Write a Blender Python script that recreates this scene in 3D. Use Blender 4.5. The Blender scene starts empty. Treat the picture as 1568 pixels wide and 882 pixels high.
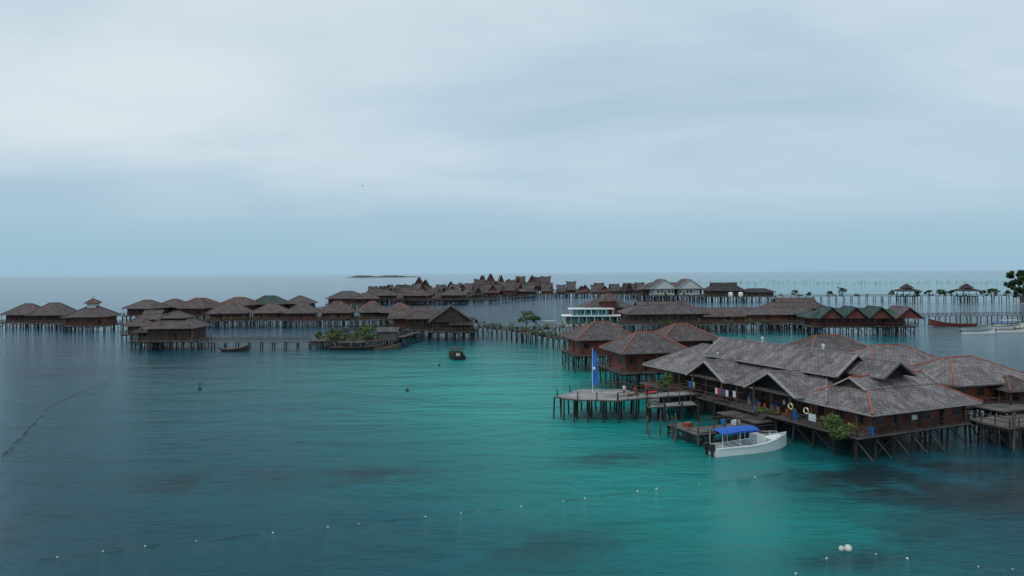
import bpy, math, random
from mathutils import Vector, Matrix, Euler
random.seed(11)
R=random.uniform
scn=bpy.context.scene
scn.view_settings.view_transform='Standard'
scn.view_settings.look='None'
scn.view_settings.exposure=0
COL=scn.collection

# ------------------------------------------------------------------ materials
MATS={}
def newmat(name):
    m=bpy.data.materials.new(name); m.use_nodes=True
    nt=m.node_tree; nt.nodes.clear()
    o=nt.nodes.new('ShaderNodeOutputMaterial'); b=nt.nodes.new('ShaderNodeBsdfPrincipled')
    nt.links.new(b.outputs[0],o.inputs[0]); MATS[name]=m
    return m,nt,b
def N(nt,t,**k):
    n=nt.nodes.new(t)
    for a,v in k.items(): setattr(n,a,v)
    return n
def c4(c,f=1): return (c[0]*f,c[1]*f,c[2]*f,1)
def world_noise(nt,scale,detail=4,stretch=(1,1,1)):
    g=N(nt,'ShaderNodeNewGeometry'); mp=N(nt,'ShaderNodeMapping'); mp.inputs['Scale'].default_value=stretch
    nt.links.new(g.outputs['Position'],mp.inputs['Vector'])
    n=N(nt,'ShaderNodeTexNoise'); n.inputs['Scale'].default_value=scale; n.inputs['Detail'].default_value=detail
    nt.links.new(mp.outputs[0],n.inputs['Vector']); return n
def mixc(nt,fac,a,b,blend='MIX'):
    m=N(nt,'ShaderNodeMix',data_type='RGBA',blend_type=blend)
    for s,i in ((fac,0),(a,6),(b,7)):
        if isinstance(s,bpy.types.NodeSocket): nt.links.new(s,m.inputs[i])
        else: m.inputs[i].default_value=s
    return m.outputs[2]
def ramp(nt,src,stops):
    r=N(nt,'ShaderNodeValToRGB'); el=r.color_ramp.elements
    while len(el)<len(stops): el.new(.5)
    for e,(p,c) in zip(el,stops): e.position=p; e.color=c
    nt.links.new(src,r.inputs[0]); return r.outputs[0]
def mat_noise(name,c,rough=.7,var=.35,scale=1.5,metal=0,stretch=(1,1,1)):
    m,nt,b=newmat(name); n=world_noise(nt,scale,5,stretch)
    o=ramp(nt,n.outputs[0],[(.3,c4(c,1-var)),(.7,c4(c,1+var))])
    nt.links.new(o,b.inputs['Base Color']); b.inputs['Roughness'].default_value=rough; b.inputs['Metallic'].default_value=metal
def mat_brick(name,c1,c2,mortar,bw,rh,ms=.02,rough=.75,var=.4,bump=.3,patch=None):
    m,nt,b=newmat(name); tc=N(nt,'ShaderNodeTexCoord'); br=N(nt,'ShaderNodeTexBrick')
    br.inputs['Scale'].default_value=1; br.inputs['Brick Width'].default_value=bw; br.inputs['Row Height'].default_value=rh
    br.inputs['Mortar Size'].default_value=ms; br.inputs['Color1'].default_value=c4(c1); br.inputs['Color2'].default_value=c4(c2); br.inputs['Mortar'].default_value=c4(mortar)
    nt.links.new(tc.outputs['UV'],br.inputs['Vector'])
    n=world_noise(nt,.45,6)
    f=ramp(nt,n.outputs[0],[(.3,(1-var,)*3+(1,)),(.7,(1+var,)*3+(1,))])
    o=mixc(nt,1.0,br.outputs[0],f,'MULTIPLY')
    if patch:
        n2=world_noise(nt,1.3,6,(1,1,.3)); pf=ramp(nt,n2.outputs[0],[(.5,(0,0,0,1)),(.66,(.7,.7,.7,1))])
        o=mixc(nt,pf,o,c4(patch))
        mp=N(nt,'ShaderNodeMapping'); mp.inputs['Scale'].default_value=(2.2,.12,1); nt.links.new(tc.outputs['UV'],mp.inputs[0])
        n3=N(nt,'ShaderNodeTexNoise'); n3.inputs['Scale'].default_value=1.0; n3.inputs['Detail'].default_value=4; nt.links.new(mp.outputs[0],n3.inputs['Vector'])
        sf=ramp(nt,n3.outputs[0],[(.35,(.72,.72,.72,1)),(.65,(1.12,1.12,1.12,1))])
        o=mixc(nt,1.0,o,sf,'MULTIPLY')
    nt.links.new(o,b.inputs['Base Color']); b.inputs['Roughness'].default_value=rough
    bp=N(nt,'ShaderNodeBump'); bp.inputs['Strength'].default_value=bump; bp.inputs['Distance'].default_value=.04; bp.invert=True
    nt.links.new(br.outputs['Fac'],bp.inputs['Height']); nt.links.new(bp.outputs[0],b.inputs['Normal'])
mat_brick('roof_brown',(.105,.085,.085),(.075,.06,.061),(.03,.025,.025),.55,.33,.03,patch=(.14,.122,.125))
mat_brick('roof_grey',(.21,.182,.185),(.150,.13,.133),(.055,.045,.045),.6,.36,.04,patch=(.26,.235,.24))
mat_brick('roof_red',(.105,.07,.066),(.078,.053,.051),(.03,.023,.022),.55,.33,.03,patch=(.13,.106,.106))
mat_brick('roof_dark',(.033,.03,.032),(.024,.022,.024),(.012,.012,.012),.55,.33,.03)
mat_brick('roof_green',(.028,.07,.062),(.02,.052,.045),(.012,.03,.026),.6,.5,.03,patch=(.045,.075,.07))
mat_brick('wood_red',(.18,.050,.032),(.13,.036,.024),(.04,.016,.011),3.0,.2,.012,var=.4)
mat_brick('wood_orange',(.27,.073,.038),(.20,.055,.03),(.06,.022,.013),3.0,.2,.012,var=.35)
mat_brick('wood_brown',(.068,.037,.028),(.047,.027,.022),(.02,.012,.009),3.0,.2,.012,var=.4)
mat_brick('deck_wood',(.13,.112,.104),(.085,.073,.069),(.03,.025,.02),3.5,.16,.012,var=.45)
mat_brick('deck_pale',(.31,.29,.285),(.21,.198,.196),(.06,.05,.05),3.5,.22,.02,var=.4)
mat_noise('ridge_red',(.30,.095,.058),.7,.4,2)
mat_noise('ridge_dull',(.16,.075,.062),.7,.35,2)
mat_noise('ridge_grey',(.2,.18,.19),.7,.3,2)
mat_noise('barge',(.13,.115,.112),.7,.3,2)
mat_noise('barge_pale',(.32,.295,.295),.7,.25,2)
mat_noise('barge_white',(.62,.62,.62),.6,.15,2)
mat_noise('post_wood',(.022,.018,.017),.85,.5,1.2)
mat_noise('rail_wood',(.075,.05,.042),.8,.4,1.5)
mat_noise('pile_grey',(.08,.073,.07),.85,.4,1.5)
mat_noise('dark_inside',(.010,.009,.009),.9,.2,2)
mat_noise('glass_dark',(.02,.028,.035),.12,.2,2)
mat_noise('frame_wood',(.18,.08,.052),.7,.2,2)
mat_noise('white_paint',(.78,.80,.80),.35,.05,1.2)
mat_noise('white_dull',(.5,.53,.53),.6,.15,.8)
mat_noise('blue_canvas',(.015,.10,.45),.75,.2,1.5)
mat_noise('blue_flag',(.01,.13,.50),.7,.2,1.5)
mat_noise('blue_plastic',(.02,.12,.35),.4,.2,2)
mat_noise('red_cloth',(.5,.03,.03),.8,.2,2)
mat_noise('yellow_plastic',(.5,.40,.12),.5,.15,2)
mat_noise('black_rubber',(.015,.015,.017),.4,.2,2)
mat_noise('teal_paint',(.06,.22,.24),.6,.2,2)
mat_noise('boat_red',(.13,.022,.018),.5,.25,1)
mat_noise('boat_wood',(.22,.13,.08),.6,.3,1.5)
mat_noise('rope',(.10,.12,.11),.8,.3,3)
mat_noise('buoy_white',(.6,.6,.55),.6,.3,3)
mat_noise('leaf_mid',(.055,.105,.028),.6,.6,1.4)
mat_noise('leaf_dark',(.020,.046,.016),.65,.6,.8)
mat_noise('leaf_bright',(.13,.18,.036),.6,.5,1.6)
mat_noise('bark',(.09,.065,.05),.85,.4,3)
mat_noise('soil',(.07,.055,.045),.9,.4,1)
mat_noise('sand',(.4,.36,.28),.9,.2,.3)
mat_noise('skin',(.28,.15,.10),.6,.1,4)
mat_noise('hair',(.012,.010,.010),.6,.2,4)
mat_noise('shirt_red',(.45,.04,.04),.85,.1,4)
mat_noise('shirt_white',(.6,.6,.62),.85,.1,4)
mat_noise('shirt_blue',(.04,.10,.28),.85,.1,4)
mat_noise('pants_dark',(.03,.03,.045),.85,.1,4)
mat_noise('bird_dark',(.03,.03,.03),.8,.1,4)
mat_noise('island_green',(.05,.075,.07),.9,.3,.01)

# ------------------------------------------------------------------ mesh builder
class MB:
    def __init__(s): s.v=[];s.f=[];s.m=[];s.uv=[]
    def face(s,pts,mat):
        pts=[Vector(p) for p in pts]
        n=Vector((0,0,0))
        for i in range(len(pts)):
            a=pts[i];b=pts[(i+1)%len(pts)]; n+=a.cross(b)
        if n.length<1e-9: return
        n.normalize()
        if n.z<0: n=-n
        if n.z>.985: t=Vector((1,0,0)); b=Vector((0,1,0))
        else: t=Vector((0,0,1)).cross(n).normalized(); b=n.cross(t)
        i0=len(s.v); s.v+=[tuple(p) for p in pts]; s.f.append(tuple(range(i0,i0+len(pts)))); s.m.append(mat)
        s.uv+=[(p.dot(t),p.dot(b)) for p in pts]
    def box(s,x,y,z,sx,sy,sz,mat,rot=0,top=True,bot=True):
        c,q=math.cos(rot),math.sin(rot); hx,hy,hz=sx/2,sy/2,sz/2
        P=[(x+a*c-b*q,y+a*q+b*c,z+k) for k in(-hz,hz) for a,b in((-hx,-hy),(hx,-hy),(hx,hy),(-hx,hy))]
        F=[(0,1,5,4),(1,2,6,5),(2,3,7,6),(3,0,4,7)]
        if top:F.append((4,5,6,7))
        if bot:F.append((3,2,1,0))
        for f in F: s.face([P[i] for i in f],mat)
    def beam(s,p,q,w,mat,h=None):
        s.cyl(p,q,w*.7071,w*.7071,4,mat,math.pi/4)
    def cyl(s,p,q,r0,r1,n,mat,off=0):
        p=Vector(p);q=Vector(q);d=(q-p)
        if d.length<1e-6:return
        d.normalize(); up=Vector((0,0,1)) if abs(d.z)<.9 else Vector((1,0,0))
        a=d.cross(up).normalized(); b=d.cross(a)
        A=[];B=[]
        for i in range(n):
            t=2*math.pi*i/n+off; k=a*math.cos(t)+b*math.sin(t); A.append(p+k*r0);B.append(q+k*r1)
        for i in range(n):
            j=(i+1)%n; s.face([A[i],A[j],B[j],B[i]],mat)
        s.face(A,mat); s.face(B,mat)
    def ball(s,c,r,mat,n=8,sz=1):
        c=Vector(c); m=n//2
        def p(i,j): 
            th=math.pi*i/m; ph=2*math.pi*j/n
            return c+Vector((math.sin(th)*math.cos(ph)*r,math.sin(th)*math.sin(ph)*r,math.cos(th)*r*sz))
        for i in range(m):
            for j in range(n): s.face([p(i,j),p(i+1,j),p(i+1,j+1),p(i,j+1)],mat)
    def leaves(s,c,rx,ry,rz,n,size,mat='leaf_mid',mat2=None,clumps=6):
        cs=[]
        for i in range(clumps):
            while 1:
                q=Vector((R(-1,1),R(-1,1),R(-1,1)))
                if q.length<.8: break
            cs.append((q,R(.3,.55)))
        for i in range(n):
            q,cr=random.choice(cs)
            d=Vector((random.gauss(0,1),random.gauss(0,1),random.gauss(0,1))).normalized()*cr*R(.5,1.05)
            o=q+d; p=Vector((c[0]+o.x*rx,c[1]+o.y*ry,c[2]+o.z*rz))
            a=Vector((R(-1,1),R(-1,1),R(-.6,.6))).normalized()*size*R(.6,1.2)
            b=a.cross(Vector((R(-1,1),R(-1,1),R(-1,1)))).normalized()*size*R(.35,.7)
            m=mat if (mat2 is None or random.random()<.6) else mat2
            s.face([p-a,p-b,p+a,p+b],m)
    def mesh(s,name):
        me=bpy.data.meshes.new(name); me.from_pydata(s.v,[],s.f)
        names=[]
        for m in s.m:
            if m not in names: names.append(m)
        for m in names: me.materials.append(MATS[m])
        idx={m:i for i,m in enumerate(names)}
        me.polygons.foreach_set('material_index',[idx[m] for m in s.m])
        ul=me.uv_layers.new(name='UVMap'); ul.data.foreach_set('uv',[c for u in s.uv for c in u])
        me.update(); return me
    def obj(s,name,parent=None,loc=None,rot=0):
        o=bpy.data.objects.new(name,s.mesh(name)); COL.objects.link(o)
        if parent: o.parent=parent
        if loc: o.location=loc; o.rotation_euler=(0,0,rot)
        return o
class Parts:
    def __init__(s,name,x,y,rot=0,joined=False):
        s.name=name; s.x=x;s.y=y;s.rot=rot;s.joined=joined; s.d={}; s.one=MB()
    def __call__(s,k):
        if s.joined: return s.one
        return s.d.setdefault(k,MB())
    def done(s):
        if s.joined: return s.one.obj(s.name,loc=(s.x,s.y,0),rot=s.rot)
        e=bpy.data.objects.new(s.name,None); COL.objects.link(e); e.location=(s.x,s.y,0); e.rotation_euler=(0,0,s.rot)
        for k,m in s.d.items(): m.obj(k,e)
        return e

def roof(mb,w,d,z0,z1,rt='hip',mat='roof_brown',cap='ridge_red',cx=0,cy=0,axis='x',rl=None,t=.6,flare=0,barge='barge',gmat='wood_brown',capw=.2,eo=.6):
    if axis=='y': w,d=d,w
    T=(lambda a,b,c:(cx+a,cy+b,c)) if axis=='x' else (lambda a,b,c:(cx-b,cy+a,c))
    hw,hd=w/2,d/2; fs=.18
    C=[(-hw,-hd),(hw,-hd),(hw,hd),(-hw,hd)]
    def capb(a,b):
        a=Vector(a);b=Vector(b); mb.beam(a+Vector((0,0,.04)),b+Vector((0,0,.04)),capw,cap)
    if rt in('hip','gablet'):
        for i in range(4):
            a=C[i];b=C[(i+1)%4]; mb.face([T(*a,z0-fs),T(*b,z0-fs),T(*b,z0),T(*a,z0)],barge)
        mb.face([T(*c,z0-fs) for c in C],'wood_brown')
    if rt=='hip':
        if rl is None: rl=max(.6,w-d*.9)
        a=(-rl/2,0,z1);b=(rl/2,0,z1)
        e=[T(*c,z0) for c in C]; A=T(*a);B=T(*b)
        mb.face([e[0],e[1],B,A],mat);mb.face([e[1],e[2],B],mat);mb.face([e[2],e[3],A,B],mat);mb.face([e[3],e[0],A],mat)
        capb(A,B);capb(e[0],A);capb(e[3],A);capb(e[1],B);capb(e[2],B)
    elif rt=='gablet':
        zm=z0+(z1-z0)*t; b=hd*(1-t); a=max(.8,hw-hd*t*.95)
        e=[T(*c,z0) for c in C]; I=[(-a,-b),(a,-b),(a,b),(-a,b)]; f=[T(*c,zm) for c in I]
        for i in range(4): mb.face([e[i],e[(i+1)%4],f[(i+1)%4],f[i]],mat); capb(e[i],f[i])
        ex=a+.35+flare; zf=z1+flare*.6; x2=a+.35
        for s in(-1,1):
            mb.face([T(-x2,s*(b+.12),zm+.02),T(0,s*(b+.12),zm+.02),T(0,0,z1),T(-ex,0,zf)],mat)
            mb.face([T(0,s*(b+.12),zm+.02),T(x2,s*(b+.12),zm+.02),T(ex,0,zf),T(0,0,z1)],mat)
            mb.face([T(s*(a-.02),-b,zm),T(s*(a-.02),b,zm),T(s*(a-.02),0,z1-.05)],gmat)
            for q in(-1,1): mb.beam(T(s*x2,q*(b+.12),zm),T(s*ex,0,zf),.16,barge)
        capb(T(-ex,0,zf),T(0,0,z1));capb(T(0,0,z1),T(ex,0,zf))
    else:
        th=.16
        for s in(-1,1):
            q=[T(-hw,s*hd,z0),T(hw,s*hd,z0),T(hw,0,z1),T(-hw,0,z1)]
            mb.face(q,mat); lo=[(p[0],p[1],p[2]-th) for p in q]; mb.face(lo,'wood_brown')
            mb.face([q[0],q[1],lo[1],lo[0]],barge)
            x=s*(hw-eo); zt=z1-.2
            mb.face([T(x,-hd+.4,z0),T(x,hd-.4,z0),T(x,0,zt)],gmat)
            for k in(-1,1): mb.beam(T(s*(hw+.02),k*hd,z0-.06),T(s*(hw+.02),0,z1-.02),.22,barge)
        capb(T(-hw,0,z1),T(hw,0,z1))

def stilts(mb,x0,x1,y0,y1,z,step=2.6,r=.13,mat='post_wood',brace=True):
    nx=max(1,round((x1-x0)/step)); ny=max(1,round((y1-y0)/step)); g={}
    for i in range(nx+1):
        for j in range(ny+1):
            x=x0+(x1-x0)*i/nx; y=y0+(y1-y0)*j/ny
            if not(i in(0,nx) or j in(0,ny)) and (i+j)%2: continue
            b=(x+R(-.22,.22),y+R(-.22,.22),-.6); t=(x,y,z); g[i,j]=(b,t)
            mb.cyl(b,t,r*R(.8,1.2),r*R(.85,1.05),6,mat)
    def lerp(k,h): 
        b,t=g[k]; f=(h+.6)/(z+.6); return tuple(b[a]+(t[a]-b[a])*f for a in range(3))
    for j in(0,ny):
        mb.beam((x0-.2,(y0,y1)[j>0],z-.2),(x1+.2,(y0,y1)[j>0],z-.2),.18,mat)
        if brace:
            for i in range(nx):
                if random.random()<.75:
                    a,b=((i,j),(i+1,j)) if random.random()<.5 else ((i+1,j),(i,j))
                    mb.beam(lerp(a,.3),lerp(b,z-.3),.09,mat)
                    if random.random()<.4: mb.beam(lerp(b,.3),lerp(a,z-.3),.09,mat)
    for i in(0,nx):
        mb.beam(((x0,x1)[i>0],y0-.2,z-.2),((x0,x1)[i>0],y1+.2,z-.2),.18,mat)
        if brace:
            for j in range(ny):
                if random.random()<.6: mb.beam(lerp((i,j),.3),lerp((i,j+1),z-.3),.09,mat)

def railing(mb,pts,z,h=1.0,mat='rail_wood',sp=1.6,th=.08,x=False):
    for a,b in zip(pts,pts[1:]):
        a=Vector((a[0],a[1],z));b=Vector((b[0],b[1],z)); L=(b-a).length; n=max(1,int(L/sp)); up=Vector((0,0,1))
        for i in range(n+1):
            p=a.lerp(b,i/n); mb.beam(p,p+up*h*R(.95,1.06),th*1.2,mat)
            if x and i<n:
                q=a.lerp(b,(i+1)/n); mb.beam(p+up*.12,q+up*(h-.12),th*.7,mat); mb.beam(q+up*.12,p+up*(h-.12),th*.7,mat)
        for k in((h,.52*h) if not x else (h,.1)): mb.beam(a+up*k,b+up*k,th,mat)

def walls(P,x0,x1,y0,y1,z0,z1,mat,sides='fblr',win=2.4):
    P('walls').box((x0+x1)/2,(y0+y1)/2,(z0+z1)/2,x1-x0,y1-y0,z1-z0+.1,mat,bot=False)
    W=P('windows'); h=z1-z0
    for c in((x0,y0),(x1,y0),(x0,y1),(x1,y1)): P('walls').box(c[0],c[1],(z0+z1)/2,.2,.2,h-.02,'frame_wood')
    def pane(s,u,ww,hh,zc,door=False):
        if s in'fb':
            y=y0-.03 if s=='f' else y1+.03
            W.box(u,y,zc,ww+.22,.10,hh+.22,'frame_wood'); W.box(u,y+(-.03 if s=='f' else .03),zc,ww,.10,hh,'dark_inside' if door else 'glass_dark')
            if not door: W.box(u,y+(-.05 if s=='f' else .05),zc,.06,.1,hh,'frame_wood')
        else:
            x=x0-.03 if s=='l' else x1+.03
            W.box(x,u,zc,.10,ww+.22,hh+.22,'frame_wood'); W.box(x+(-.03 if s=='l' else .03),u,zc,.10,ww,hh,'dark_inside' if door else 'glass_dark')
            if not door: W.box(x+(-.05 if s=='l' else .05),u,zc,.1,.06,hh,'frame_wood')
    for s in sides:
        a,b=(x0,x1) if s in'fb' else (y0,y1)
        n=max(1,int((b-a)/win)); dr=random.randrange(n)
        for i in range(n):
            u=a+(b-a)*(i+.5)/n
            if i==dr: pane(s,u,.9,min(2.0,h-.3),z0+min(2.0,h-.3)/2+.06,True)
            elif random.random()<.85: pane(s,u,1.0,h*.38,z0+h*.58)

def house(x,y,w,d,rot=0,deck=2.7,eave=5.3,ridge=8.6,ov=1.3,rt='hip',rm='roof_brown',cap='ridge_dull',wm='wood_red',axis='x',rl=None,name='stilt_house',joined=False,post=.13,step=2.6,tier=False,rail=True,t=.6,flare=0,capw=.2,barge='barge',ext=.3,plants=0,build=True):
    P=Parts(name,x,y,rot,joined)
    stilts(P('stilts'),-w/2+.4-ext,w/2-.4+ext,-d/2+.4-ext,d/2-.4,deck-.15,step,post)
    P('deck').box(0,-ext/2,deck-.08,w-.2+2*ext,d-.2+ext,.16,'deck_wood')
    walls(P,-w/2+ov,w/2-ov,-d/2+ov+.5,d/2-ov,deck,eave-.1,wm)
    r=P('roof')
    if tier:
        roof(r,w,d,eave,eave+(ridge-eave)*.8,'hip',rm,cap,axis=axis,capw=capw,barge=barge)
        roof(r,w*.5,d*.5,eave+(ridge-eave)*.62,ridge,'hip',rm,cap,axis=axis,capw=capw,barge=barge)
    else: roof(r,w,d,eave,ridge,rt,rm,cap,axis=axis,rl=rl,t=t,flare=flare,capw=capw,barge=barge,gmat=wm)
    for sx in(-1,0,1): P('veranda_posts').beam((sx*(w/2-.5),-d/2+.4,deck),(sx*(w/2-.5),-d/2+.4,eave-.1),.14,'rail_wood')
    if rail: railing(P('railing'),[(-w/2+.1-ext,d/2-.4),(-w/2+.1-ext,-d/2+.1-ext),(w/2-.1+ext,-d/2+.1-ext),(w/2-.1+ext,d/2-.4)],deck)
    for i in range(plants):
        px=R(-w/2,w/2); P('potted_plants').cyl((px,-d/2+.2,deck),(px,-d/2+.2,deck+.4),.18,.25,8,'ridge_dull')
        P('potted_plants').leaves((px,-d/2+.1,deck+.85),.6,.5,.6,50,.16,'leaf_mid','leaf_bright')
    if build: return P.done()
    return P

def boardwalk(pts,width=1.8,z=2.6,rail='both',name='boardwalk',sp=2.8,post=.12,plants=0,xr=False,mat='deck_wood',railm='rail_wood',th=.08):
    ox,oy=pts[0]; P=Parts(name,ox,oy,0)
    q=[Vector((a-ox,b-oy,0)) for a,b in pts]
    for k,(a,b) in enumerate(zip(q,q[1:])):
        d=(b-a); L=d.length; d.normalize(); n=Vector((-d.y,d.x,0)); ang=math.atan2(d.y,d.x); c=(a+b)/2
        P('deck').box(c.x,c.y,z-.07-.004*(k%2),L+.6,width,.14,mat,ang)
        m=max(1,int(L/sp))
        for i in range(m+1):
            p=a.lerp(b,i/m)
            for s in(-1,1):
                f=p+n*s*(width/2-.1); P('piles').cyl((f.x+R(-.2,.2),f.y+R(-.2,.2),-.6),(f.x,f.y,z+.0),post*R(.8,1.15),post*.9,6,'post_wood')
            if i%2==0:
                u=p+n*(width/2-.1);v=p-n*(width/2-.1); P('piles').beam((u.x,u.y,.4),(v.x,v.y,z-.2),.08,'post_wood')
        for s in(-1,1):
            if rail=='both':
                u=a+n*s*(width/2-.05);v=b+n*s*(width/2-.05); railing(P('railing'),[(u.x,u.y),(v.x,v.y)],z,1.0,railm,1.8,th,xr)
        for i in range(int(plants*L/10)):
            p=a.lerp(b,R(0,1)); s=random.choice((-1,1)); f=p+n*s*(width/2+.1)
            P('planters').box(f.x,f.y,z+.2,.9,.4,.4,'wood_brown',ang)
            hh=R(.5,1.1); P('planters').leaves((f.x,f.y,z+.4+hh*.7),R(.5,1.0),.5,hh,60,.2,'leaf_mid','leaf_bright')
    return P.done()

def tree(x,y,z,h,cr,n=900,leaf=.35,name='broadleaf_tree',trunkh=.45,mats=('leaf_dark','leaf_mid')):
    P=Parts(name,x,y); t=P('trunk'); lean=(R(-.3,.3),R(-.3,.3))
    top=Vector((lean[0],lean[1],z+h*trunkh)); t.cyl((0,0,z-.3),top,h*.035,h*.022,8,'bark')
    cl=P('crown')
    for i in range(9):
        a=i*2.4; q=Vector((math.cos(a)*cr*R(.25,.8),math.sin(a)*cr*R(.25,.8),z+h*R(.5,.95)))
        if i==0: q=Vector((0,0,z+h*.9))
        t.cyl(top,q,h*.014,h*.004,5,'bark')
        cl.leaves(q,cr*R(.3,.5),cr*R(.3,.5),h*R(.12,.2),n//9,leaf,mats[0],mats[1],5)
    return P.done()

# ------------------------------------------------------------------ water
def axis_vals(segs):
    out=[]
    for a,b,st in segs:
        n=max(1,int(round((b-a)/st))); out+=[a+(b-a)*i/n for i in range(n)]
    out.append(segs[-1][1]); return out
xs=axis_vals([(-40000,-4000,9000),(-4000,-600,400),(-600,-150,18),(-150,150,3),(150,600,18),(600,4000,400),(4000,40000,9000)])
ys=axis_vals([(-20000,-500,4000),(-500,20,80),(20,220,2.5),(220,800,15),(800,3000,150),(3000,45000,6000)])
def G(x,y,cx,cy,sx,sy): return math.exp(-((x-cx)/sx)**2-((y-cy)/sy)**2)
def ss(a,b,x):
    t=max(0,min(1,(x-a)/(b-a))); return t*t*(3-2*t)
def shallow(x,y):
    s=.05+.74*G(x,y,6,106,29,44)+.46*G(x,y,19,55,17,24)+.45*G(x,y,-14,155,34,45)+.20*G(x,y,-45,125,40,45)+.12*G(x,y,-5,60,24,25)
    s+=.5*G(x,y,60,200,60,60)
    s+=.55*ss(380,600,y)*ss(0,300,x)*(1-ss(1500,3000,y))
    return max(0,min(1,s))
def weed_and_reflection(x,y):  # seaweed patches, plus dark building reflections painted into the water on the right
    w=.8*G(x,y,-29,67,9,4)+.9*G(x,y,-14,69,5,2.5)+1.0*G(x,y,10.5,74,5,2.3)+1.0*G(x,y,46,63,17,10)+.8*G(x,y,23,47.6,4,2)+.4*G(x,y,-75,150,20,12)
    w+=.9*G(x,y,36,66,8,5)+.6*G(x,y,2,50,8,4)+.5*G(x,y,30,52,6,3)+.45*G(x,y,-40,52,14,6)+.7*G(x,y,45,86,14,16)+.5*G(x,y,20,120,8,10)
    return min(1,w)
V=[];F=[]
for y in ys:
    for x in xs: V.append((x,y,0))
nx=len(xs)
for j in range(len(ys)-1):
    for i in range(nx-1): F.append((j*nx+i,j*nx+i+1,(j+1)*nx+i+1,(j+1)*nx+i))
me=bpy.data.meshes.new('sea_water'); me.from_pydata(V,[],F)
a=me.attributes.new('shallow','FLOAT','POINT'); a.data.foreach_set('value',[shallow(v[0],v[1]) for v in V])
a=me.attributes.new('weed_and_reflection','FLOAT','POINT'); a.data.foreach_set('value',[weed_and_reflection(v[0],v[1]) for v in V])
a=me.attributes.new('open_sea','FLOAT','POINT'); a.data.foreach_set('value',[ss(150,700,v[1])*(1-.75*ss(20,350,v[0])*(1-ss(1500,3000,v[1]))) for v in V])
m,nt,b=newmat('sea_water')
L=nt.links.new
at=N(nt,'ShaderNodeAttribute',attribute_name='shallow'); aw=N(nt,'ShaderNodeAttribute',attribute_name='weed_and_reflection'); ao=N(nt,'ShaderNodeAttribute',attribute_name='open_sea')
n1=world_noise(nt,.04,6); 
ma=N(nt,'ShaderNodeMath',operation='MULTIPLY_ADD'); L(n1.outputs[0],ma.inputs[0]); ma.inputs[1].default_value=.5; ma.inputs[2].default_value=-.25
ad=N(nt,'ShaderNodeMath',operation='ADD',use_clamp=True); L(at.outputs['Fac'],ad.inputs[0]); L(ma.outputs[0],ad.inputs[1])
colr=ramp(nt,ad.outputs[0],[(0,(.002,.045,.075,1)),(.3,(.002,.100,.128,1)),(.65,(.002,.215,.205,1)),(1,(.006,.34,.30,1))])
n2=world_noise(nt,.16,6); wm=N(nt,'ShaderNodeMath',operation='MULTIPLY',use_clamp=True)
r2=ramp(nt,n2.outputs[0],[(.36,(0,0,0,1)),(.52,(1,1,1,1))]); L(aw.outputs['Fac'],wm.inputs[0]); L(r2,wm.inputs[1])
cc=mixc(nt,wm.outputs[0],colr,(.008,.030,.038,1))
cc=mixc(nt,ao.outputs['Fac'],cc,(.012,.060,.115,1))
L(cc,b.inputs['Base Color']); b.inputs['Roughness'].default_value=.08; b.inputs['IOR'].default_value=1.33
mr=N(nt,'ShaderNodeMapRange'); L(ao.outputs['Fac'],mr.inputs[0]); mr.inputs['To Min'].default_value=.36; mr.inputs['To Max'].default_value=.5
L(mr.outputs[0],b.inputs['Specular IOR Level'])
w1=world_noise(nt,.5,9,(.5,1,1)); w1.inputs['Roughness'].default_value=.66
w2=world_noise(nt,.14,4,(.4,1.1,1))
mu=N(nt,'ShaderNodeMath',operation='MULTIPLY'); L(w2.outputs[0],mu.inputs[0]); mu.inputs[1].default_value=2.2
sm=N(nt,'ShaderNodeMath',operation='ADD'); L(w1.outputs[0],sm.inputs[0]); L(mu.outputs[0],sm.inputs[1])
bp=N(nt,'ShaderNodeBump'); bp.inputs['Strength'].default_value=1; bp.inputs['Distance'].default_value=.62; L(sm.outputs[0],bp.inputs['Height']); L(bp.outputs[0],b.inputs['Normal'])
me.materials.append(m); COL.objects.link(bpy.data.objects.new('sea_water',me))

# ------------------------------------------------------------------ near resort building
A=(38,73.5); AR=math.atan2(.39,.92)
P=Parts('stilt_resort_building',A[0],A[1],AR)
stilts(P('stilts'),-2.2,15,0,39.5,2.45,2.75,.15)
P('deck').box(6.3,19.7,2.52,17.8,40.6,.16,'deck_wood')
walls(P,.2,15,.2,8,2.6,4.95,'wood_red',win=2.2)
walls(P,1.6,11,8,38.5,2.6,5.15,'wood_brown',sides='lrb',win=2.6)
r=P('roof')
roof(r,17.4,10.6,5.0,8.0,'gablet','roof_grey','ridge_red',7.4,4.0,'x',t=.62,gmat='wood_brown',barge='barge_pale')
roof(r,13.8,36.5,5.25,8.7,'hip','roof_grey','ridge_grey',5.7,23.0,'y',rl=24,barge='barge_pale')
roof(r,6.8,24,7.75,10.1,'gable','roof_grey','ridge_grey',5.7,18.5,'y',gmat='dark_inside',barge='barge_pale')
roof(r,5.2,7,8.0,9.6,'gable','roof_grey','ridge_grey',7.0,5.5,'y',gmat='dark_inside')
P('clerestory').box(5.7,18.6,7.3,5.4,22.0,1.2,'wood_brown')
for gy,hw in((24,4.0),(12,4.2)):
    roof(r,7.0,hw*2,5.45,7.75,'gable','roof_grey','ridge_grey',.8,gy,'x',gmat='dark_inside',eo=1.2,barge='barge_pale')
    for s in(-1,1):
        P('porch_posts').beam((-2.2,gy+s*3,2.6),(-2.2,gy+s*3,6.0),.2,'rail_wood')
    P('porch_posts').beam((-2.2,gy-3.4,5.6),(-2.2,gy+3.4,5.6),.18,'rail_wood')
for i in range(13):
    yy=1+i*3.1; P('porch_posts').beam((-.9,yy,2.6),(-.9,yy,5.2),.17,'rail_wood')
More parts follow.
